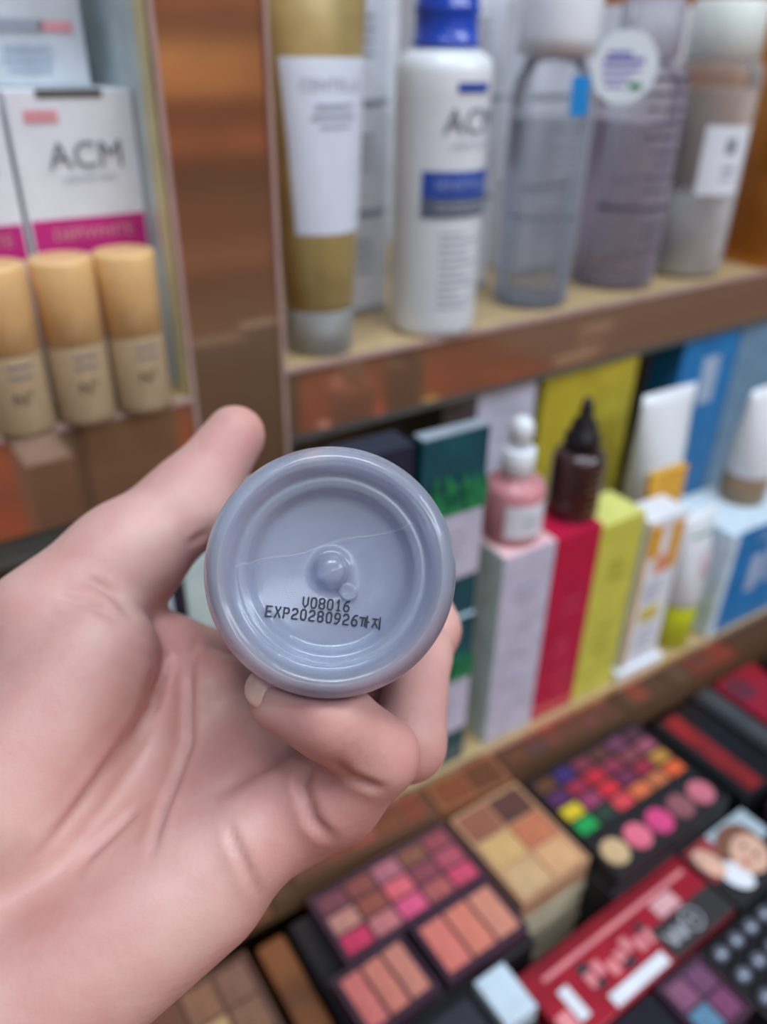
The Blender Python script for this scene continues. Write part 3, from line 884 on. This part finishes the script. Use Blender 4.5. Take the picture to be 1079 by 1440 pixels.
# lotion inside, its surface tilted across the base
bm = bmesh.new()
me = bpy.data.meshes.new('tmp')
pr = [(0.0, -0.0085), (0.0150, -0.0082), (0.0200, -0.0062), (0.0215, -0.0055), (0.0226, -0.0075), (0.0233, -0.011), (0.0233, -0.098), (0.0229, -0.103), (0.0210, -0.109), (0.0, -0.1135)]
tmp = spin('tmp', None, None, pr, n=72)
bm.from_mesh(tmp.data)
bpy.data.objects.remove(tmp)
nrm = Vector((-0.235, 0.97, 0.06)).normalized()
g = bmesh.ops.bisect_plane(bm, geom=bm.verts[:] + bm.edges[:] + bm.faces[:], plane_co=Vector((0.001, 0.0056, -0.007)), plane_no=nrm, clear_outer=True)
es = [e for e in g['geom_cut'] if isinstance(e, bmesh.types.BMEdge)]
bmesh.ops.triangle_fill(bm, edges=es, use_beauty=True)
bmesh.ops.recalc_face_normals(bm, faces=bm.faces)
from_bm('lotion', bm, mat('pale_blue_lotion', (172, 192, 230), 0.2, var=0.01, trans=0.6, ior=1.33), hb)

# painted highlight along the lotion's waterline, and the moulding mark beside the nub
lvl = []
for i in range(41):
    x = -0.0188 + 0.0355 * i / 40
    y = 0.0056 + 0.242 * (x - 0.001) + 0.0004 * math.sin(i * .33)
    lvl.append((x, y, -0.0080 + 0.0026 * max(0, (math.hypot(x, y) - .015) / .006)))
cu = bpy.data.curves.new('meniscus_highlight', 'CURVE')
cu.dimensions = '3D'
cu.bevel_depth = 0.0002
cu.bevel_resolution = 2
sp = cu.splines.new('POLY')
sp.points.add(len(lvl) - 1)
for p_, q_ in zip(sp.points, lvl):
    p_.co = q_ + (1,)
tmp = bpy.data.objects.new('tmp', cu)
COL.objects.link(tmp)
me = bpy.data.meshes.new_from_object(tmp.evaluated_get(bpy.context.evaluated_depsgraph_get()))
bpy.data.objects.remove(tmp)
me.materials.clear()
link('meniscus_highlight', me, mat('waterline_highlight', (226, 220, 222), .2), hb, True)
mk = spin('moulding_mark', FROST, hb, [(0.0, -0.0050), (0.0010, -0.0050), (0.0015, -0.0047), (0.0018, -0.0050), (0.0019, -0.0056)], n=24)
mk.location = (0.0034, -0.0041, 0.0001)

# batch and expiry print: single stroke letters
GLY = {
    'V': [[(0, 6), (0, 2), (2, 0), (4, 2), (4, 6)]],
    '0': [[(1, 0), (3, 0), (4, 1.2), (4, 4.8), (3, 6), (1, 6), (0, 4.8), (0, 1.2), (1, 0)]],
    '8': [[(1, 3.1), (0, 4), (0, 5.2), (1, 6), (3, 6), (4, 5.2), (4, 4), (3, 3.1), (1, 3.1), (0, 2.2), (0, .8), (1, 0), (3, 0), (4, .8), (4, 2.2), (3, 3.1)]],
    '1': [[(1, 4.8), (2.2, 6), (2.2, 0)], [(1, 0), (3.4, 0)]],
    '6': [[(4, 6), (2.4, 6), (0.6, 4.2), (0, 2.4), (0, 1), (1, 0), (3, 0), (4, 1), (4, 2.4), (3, 3.4), (1, 3.4), (0, 2.4)]],
    'E': [[(4, 6), (0, 6), (0, 0), (4, 0)], [(0, 3), (3.2, 3)]],
    'X': [[(0, 6), (4, 0)], [(0, 0), (4, 6)]],
    'P': [[(0, 0), (0, 6), (3, 6), (4, 5.1), (4, 3.7), (3, 2.8), (0, 2.8)]],
    '2': [[(0, 5), (1, 6), (3, 6), (4, 5), (4, 4), (3, 3), (1, 2.2), (0, 1.2), (0, 0), (4, 0)]],
    '9': [[(0, 0), (1.8, 0), (3.4, 1.6), (4, 3.6), (4, 5), (3, 6), (1, 6), (0, 5), (0, 3.6), (1, 2.7), (3, 2.7), (4, 3.6)]],
    '\uae4c': [[(-.2, 5.2), (1.4, 5.2), (1.0, 0.4)], [(1.7, 5.2), (3.1, 5.2), (2.7, 0.4)], [(3.9, 6.3), (3.9, -.3)], [(3.9, 3), (5, 3)]],
    '\uc9c0': [[(.2, 5.2), (3.0, 5.2)], [(1.7, 5.2), (1.4, 3), (0, .4)], [(1.6, 2.8), (3.1, .4)], [(4.4, 6.3), (4.4, -.3)]],
}


def zbase(r):
    P = base
    for (r0, z0), (r1, z1) in zip(P, P[1:]):
        if r0 <= r <= r1:
            return z0 + (z1 - z0) * (r - r0) / (r1 - r0)
    return P[-1][1]


def print_line(parent, s, cx, cy, ch, adv, ang, wd, name):
    bm = bmesh.new()
    k = ch / 6.0
    n = len(s)
    xs, x_ = [], 0.0
    for c in s:
        a = adv * (1.42 if c in '\uae4c\uc9c0' else 1.0)
        xs.append(x_ + adv / 2)
        x_ += a
    xs = [q - x_ / 2 for q in xs]
    ca, sa = math.cos(ang), math.sin(ang)
    for i, c in enumerate(s):
        ox = xs[i] - 1.9 * k
        for st in GLY[c]:
            pts = [np.array((ox + (.5 + p[0] * (1.0 if c in '\uae4c\uc9c0' else .74)) * k, p[1] * k - ch / 2)) for p in st]
            for a, b in zip(pts, pts[1:]):
                d = b - a
                L = np.linalg.norm(d)
                d = d / L
                nn = np.array((-d[1], d[0])) * wd / 2
                e = d * wd * .45
                q = [a - e - nn, b + e - nn, b + e + nn, a - e + nn]
                vv = []
                for p in q:
                    x = cx + p[0] * ca - p[1] * sa
                    y = cy + p[0] * sa + p[1] * ca
                    vv.append(bm.verts.new((x, y, zbase(math.hypot(x, y)) + 0.0003)))
                bm.faces.new(vv)
    bmesh.ops.recalc_face_normals(bm, faces=bm.faces)
    o = from_bm(name, bm, mat('black_inkjet', (40, 40, 58), .6, var=.02), parent)
    return o


print_line(hb, 'V08016', -0.0010, -0.00655, 0.00195, 0.00162, math.radians(-6), 0.00032, 'lettering')
print_line(hb, 'EXP20280926\uae4c\uc9c0', -0.0014, -0.00905, 0.00195, 0.00168, math.radians(-6.5), 0.00034, 'lettering')

# ------------------------------------------------------------------ the hand
def HPX(*a):
    return np.array(a, float)


# joints of the hand in metres, grip frame
PALM = [
    (HPX(-0.0843, -0.0928, -0.0376), HPX(-0.0457, -0.0235, -0.0681), 0.016, 0.0105),
    (HPX(-0.0843, -0.0928, -0.0376), HPX(-0.0309, -0.0349, -0.0619), 0.016, 0.0105),
    (HPX(-0.0843, -0.0928, -0.0376), HPX(-0.0166, -0.0468, -0.0528), 0.016, 0.0105),
    (HPX(-0.0843, -0.0928, -0.0376), HPX(-0.0108, -0.0563, -0.0411), 0.016, 0.0105),
    (HPX(-0.0747, -0.0969, -0.0333), HPX(-0.0286, -0.0643, -0.0338), 0.018, 0.0125),
    (HPX(-0.0815, -0.0707, -0.0398), HPX(-0.066, -0.0155, -0.0527), 0.02, 0.014),
    (HPX(-0.0843, -0.0928, -0.0376), HPX(-0.1267, -0.1548, -0.029), 0.027, 0.031),
    (HPX(-0.0993, -0.0852, -0.0421), HPX(-0.1438, -0.1462, -0.0395), 0.022, 0.028),
]
PADS = [
    (HPX(-0.0727, -0.0523, -0.0359), HPX(-0.0564, -0.0208, -0.0445), 0.02, 0.015),
    (HPX(-0.0427, -0.0244, -0.0599), HPX(-0.0455, -0.0372, -0.055), 0.0085, 0.008),
    (HPX(-0.0299, -0.0308, -0.0525), HPX(-0.0313, -0.0492, -0.046), 0.0095, 0.008),
    (HPX(-0.0165, -0.0413, -0.0434), HPX(-0.0232, -0.051, -0.0395), 0.011, 0.01),
    (HPX(-0.0102, -0.0533, -0.0308), HPX(-0.0173, -0.059, -0.0267), 0.0112, 0.0112),
    (HPX(-0.0284, -0.0683, -0.0281), HPX(-0.0619, -0.0892, -0.0208), 0.015, 0.0185),
]
FINGERS = [
    ([HPX(-0.0457, -0.0235, -0.0681), HPX(-0.0287, -0.028, -0.0894), HPX(-0.0056, -0.0336, -0.0984), HPX(0.0185, -0.026, -0.1083), HPX(0.0293, -0.0111, -0.1104)],
     [0.011, 0.0097, 0.0092, 0.0082, 0.0068], 2),
    ([HPX(-0.0309, -0.0349, -0.0619), HPX(-0.0049, -0.0382, -0.0685), HPX(0.0186, -0.0386, -0.069), HPX(0.0302, -0.0174, -0.0847), HPX(0.027, 0.0007, -0.0936)],
     [0.0105, 0.01, 0.0094, 0.0082, 0.0068], 2),
    ([HPX(-0.0166, -0.0468, -0.0528), HPX(0.0027, -0.0472, -0.0456), HPX(0.019, -0.0417, -0.0431), HPX(0.0243, -0.0225, -0.0634), HPX(0.0217, -0.0056, -0.0804)],
     [0.0105, 0.01, 0.0092, 0.0082, 0.0066], 2),
    ([HPX(-0.0098, -0.0557, -0.038), HPX(0.0012, -0.0496, -0.0267), HPX(0.0106, -0.0391, -0.0193), HPX(-0.0004, -0.0297, -0.0123), HPX(-0.0101, -0.0265, -0.0147)],
     [0.0112, 0.0096, 0.0084, 0.0082, 0.0068], 2),
]
THUMB = ([HPX(-0.0704, -0.0137, -0.0529), HPX(-0.0539, 0.0034, -0.0606), HPX(-0.0397, 0.018, -0.0666), HPX(-0.0274, 0.0384, -0.0723)],
         [0.0165, 0.0138, 0.0112, 0.0086])
CREASES = [
    ([HPX(-0.0492, -0.0124, -0.0534), HPX(-0.0412, -0.0219, -0.0536), HPX(-0.0429, -0.0326, -0.0445), HPX(-0.0537, -0.0502, -0.0264), HPX(-0.0599, -0.0588, -0.0224)], 0.0014, 0.001),
    ([HPX(-0.035, -0.0183, -0.0529), HPX(-0.0332, -0.0401, -0.0394), HPX(-0.0364, -0.0517, -0.0304), HPX(-0.0369, -0.0588, -0.0209)], 0.0014, 0.001),
    ([HPX(-0.0421, -0.0522, -0.0258), HPX(-0.0529, -0.0618, -0.0222)], 0.0012, 0.0009),
    ([HPX(-0.0261, -0.0492, -0.0346), HPX(-0.0169, -0.044, -0.0336), HPX(-0.0056, -0.0377, -0.0223)], 0.001, 0.0011),
    ([HPX(-0.0215, -0.052, -0.0144), HPX(-0.0173, -0.0595, -0.0096), HPX(-0.0143, -0.0673, -0.007)], 0.0008, 0.001),
    ([HPX(-0.0037, -0.0396, -0.0173), HPX(-0.0059, -0.0447, -0.0148), HPX(-0.0035, -0.0513, -0.0131), HPX(0.0006, -0.0564, -0.0112)], 0.0014, 0.0012),
    ([HPX(-0.0642, -0.006, -0.0439), HPX(-0.0556, -0.008, -0.0435), HPX(-0.0479, -0.0118, -0.0432)], 0.0012, 0.0009),
    ([HPX(-0.0591, -0.0015, -0.0432), HPX(-0.0522, -0.0055, -0.0431), HPX(-0.0462, -0.0111, -0.0431)], 0.001, 0.0009),
    ([HPX(-0.0326, 0.0104, -0.0506), HPX(-0.0367, 0.0068, -0.0512)], 0.0008, 0.0009),
    ([HPX(0.0008, -0.0373, -0.0098), HPX(0.0039, -0.0415, -0.0119), HPX(0.0112, -0.0446, -0.0167)], 0.001, 0.001),
]
NAILS = [
    (HPX(-0.0295, 0.0398, -0.0718), HPX(-0.0397, 0.018, -0.0666), (-0.7, 0.6, -0.5), 0.006, 0.006),
    (HPX(-0.0134, -0.0237, -0.0117), HPX(-0.0004, -0.0295, -0.0113), (-0.2, 0.5, 1), 0.004, 0.0042),
]


def smin(a, b, k):
    h = np.maximum(k - np.abs(a - b), 0.0) / k
    return np.minimum(a, b) - h * h * k * 0.25


def cone(P, a, b, r1, r2):
    ba = (b - a).astype(np.float32)
    pa = [P[i] - np.float32(a[i]) for i in range(3)]
    t = (pa[0] * ba[0] + pa[1] * ba[1] + pa[2] * ba[2]) / np.float32(ba.dot(ba))
    t = np.clip(t, 0, 1)
    d = np.sqrt((pa[0] - t * ba[0]) ** 2 + (pa[1] - t * ba[1]) ** 2 + (pa[2] - t * ba[2]) ** 2)
    return d - (np.float32(r1) + t * np.float32(r2 - r1))


def chain(P, pts, rad, k):
    d = None
    for i in range(len(pts) - 1):
        c = cone(P, pts[i], pts[i + 1], rad[i], rad[i + 1])
        d = c if d is None else smin(d, c, k)
    return d


def hand_field(P):
    palm = None
    for (a, b, r1, r2) in PALM:
        c = cone(P, a, b, r1, r2)
        palm = c if palm is None else smin(palm, c, 0.013)
    for (a, b, r1, r2) in PADS:
        palm = smin(palm, cone(P, a, b, r1, r2), 0.0055)
    prox = dist = None
    for f in FINGERS:
        n = f[2]
        c = chain(P, f[0][:n + 1], f[1][:n + 1], 0.004)
        prox = c if prox is None else smin(prox, c, 0.002)
        c = chain(P, f[0][n:], f[1][n:], 0.003)
        dist = c if dist is None else smin(dist, c, 0.001)
    d = smin(palm, prox, 0.008)
    d = smin(d, dist, 0.0014)
    th_ = chain(P, THUMB[0], THUMB[1], 0.007)
    d = smin(d, th_, 0.0055)
    # flesh yields to the bottle it grips
    bot = np.sqrt(P[0] ** 2 + P[1] ** 2) - np.float32(0.0256)
    bot = np.maximum(bot, P[2] - np.float32(0.0005))
    return np.maximum(d, -bot)


def surface_nets(F, org, h):
    nx, ny, nz = F.shape
    ins = F < 0
    acc = np.zeros((nx - 1, ny - 1, nz - 1, 3), np.float32)
    cnt = np.zeros((nx - 1, ny - 1, nz - 1), np.float32)
    corners = [(i, j, k) for i in (0, 1) for j in (0, 1) for k in (0, 1)]

    def sl(c):
        return (slice(c[0], nx - 1 + c[0]), slice(c[1], ny - 1 + c[1]), slice(c[2], nz - 1 + c[2]))
    for a in corners:
        for ax in range(3):
            if a[ax]:
                continue
            b = list(a)
            b[ax] = 1
            fa, fb = F[sl(a)], F[sl(b)]
            m = (fa < 0) != (fb < 0)
            idx = np.nonzero(m)
            t = fa[idx] / (fa[idx] - fb[idx])
            for q in range(3):
                acc[idx + (np.full(len(idx[0]), q),)] += a[q] + (t if q == ax else 0)
            cnt[idx] += 1
    act = cnt > 0
    ids = -np.ones(act.shape, np.int64)
    cells = np.argwhere(act)
    ids[act] = np.arange(len(cells))
    V = (cells + acc[act] / cnt[act][:, None]) * h + org
    quads = []
    for ax in range(3):
        o1, o2 = [q for q in range(3) if q != ax]
        A = [slice(None)] * 3
        B = [slice(None)] * 3
        A[ax] = slice(0, F.shape[ax] - 1)
        B[ax] = slice(1, F.shape[ax])
        ia, ib = ins[tuple(A)], ins[tuple(B)]
        e = np.argwhere(ia != ib)
        s = ia[ia != ib]
        ok = (e[:, o1] > 0) & (e[:, o2] > 0) & (e[:, o1] < F.shape[o1] - 1) & (e[:, o2] < F.shape[o2] - 1)
        e, s = e[ok], s[ok]

        def cid(d1, d2):
            c = e.copy()
            c[:, o1] -= d1
            c[:, o2] -= d2
            return ids[c[:, 0], c[:, 1], c[:, 2]]
        q = np.stack([cid(0, 0), cid(1, 0), cid(1, 1), cid(0, 1)], 1)
        flip = s if ax != 1 else ~s
        q[~flip] = q[~flip][:, ::-1]
        quads.append(q)
    return V, np.concatenate(quads)


HS = 0.00105
lo = np.array((-0.215, -0.205, -0.150))
hi = np.array((0.050, 0.062, 0.035))
ax_ = [np.arange(lo[i], hi[i], HS, dtype=np.float32) for i in range(3)]
F = np.empty([len(a) for a in ax_], np.float32)
for i0 in range(0, len(ax_[0]), 24):      # slabs keep memory low
    G = np.meshgrid(ax_[0][i0:i0 + 24], ax_[1], ax_[2], indexing='ij')
    F[i0:i0 + 24] = hand_field(G)
F[0], F[-1], F[:, 0], F[:, -1], F[:, :, 0], F[:, :, -1] = 1, 1, 1, 1, 1, 1
V, Q = surface_nets(F, lo, HS)
me = bpy.data.meshes.new('hand')
me.from_pydata(V.tolist(), [], Q.tolist())
me.update()
# relax the voxel steps, then press in the skin creases
bm = bmesh.new()
bm.from_mesh(me)
bmesh.ops.recalc_face_normals(bm, faces=bm.faces)
for _ in range(5):
    bmesh.ops.smooth_vert(bm, verts=bm.verts, factor=0.5, use_axis_x=True, use_axis_y=True, use_axis_z=True)
bm.normal_update()
co = np.array([v.co[:] for v in bm.verts])
no = np.array([v.normal[:] for v in bm.verts])
push = np.zeros(len(co))
for (pts, dep_, wid) in CREASES:
    best = np.full(len(co), 9.0)
    along = np.zeros(len(co))
    seg = [np.linalg.norm(b - a) for a, b in zip(pts, pts[1:])]
    tot, run = sum(seg), 0.0
    for a, b, sl_ in zip(pts, pts[1:], seg):
        ba = b - a
        t = np.clip(((co - a)[:, :2] @ ba[:2]) / ba[:2].dot(ba[:2]), 0, 1)
        dd = co - a - t[:, None] * ba
        far = np.abs(dd[:, 2]) > 0.03
        dd[:, 2] *= 0.08                # creases follow the relief of the palm
        ds = np.linalg.norm(dd, axis=1) + far
        along = np.where(ds < best, (run + t * sl_) / tot, along)
        best = np.minimum(best, ds)
        run += sl_
    fade = np.clip(np.minimum(along, 1 - along) * 4 + 0.15, 0, 1)
    prof = np.exp(-(best / wid) ** 2) - 0.28 * np.exp(-((best - 2.2 * wid) / (1.2 * wid)) ** 2)
    push += dep_ * fade * prof * np.clip((no[:, 2] - 0.1) * 4, 0, 1)
co -= no * push[:, None]


def clear_of_bottle(c):
    r = np.hypot(c[:, 0], c[:, 1])
    m = (r < 0.0254) & (c[:, 2] < 0.001) & (c[:, 2] > -0.125)
    c[m, :2] *= (0.0254 / np.maximum(r[m], 1e-6))[:, None]
    return c


co = clear_of_bottle(co)
for v, c in zip(bm.verts, co):
    v.co = c
bm.to_mesh(me)
bm.free()
me.shade_smooth()
SKIN = mat('skin', (208, 166, 157), 0.5, rgb2=(194, 140, 134), scale=38, sss=0.35, bump=0.12)
hand = link('hand', me, SKIN)
hand.matrix_world = HOLD
tag(hand, 'bare left hand gripping the frosted bottle, palm towards the camera', 'hand')


def nail(parent, tip, back, dorsal, L, Wd):
    d = Vector(tip) - Vector(back)
    d.normalize()
    n = Vector(dorsal)
    n = (n - d * n.dot(d)).normalized()
    s = d.cross(n)
    bm = bmesh.new()
    bmesh.ops.create_uvsphere(bm, u_segments=20, v_segments=12, radius=1.0)
    M = Matrix((s * Wd, d * L, n * 0.0022)).transposed().to_4x4()
    M.translation = Vector(tip)
    bm.transform(M)
    for v, c in zip(bm.verts, clear_of_bottle(np.array([v.co[:] for v in bm.verts]))):
        v.co = c
    bmesh.ops.recalc_face_normals(bm, faces=bm.faces)
    return from_bm('fingernail', bm, mat('fingernail', (220, 180, 168), .3, coat=.3, sss=.2), parent, True)


for nl in NAILS:
    nail(hand, *nl)
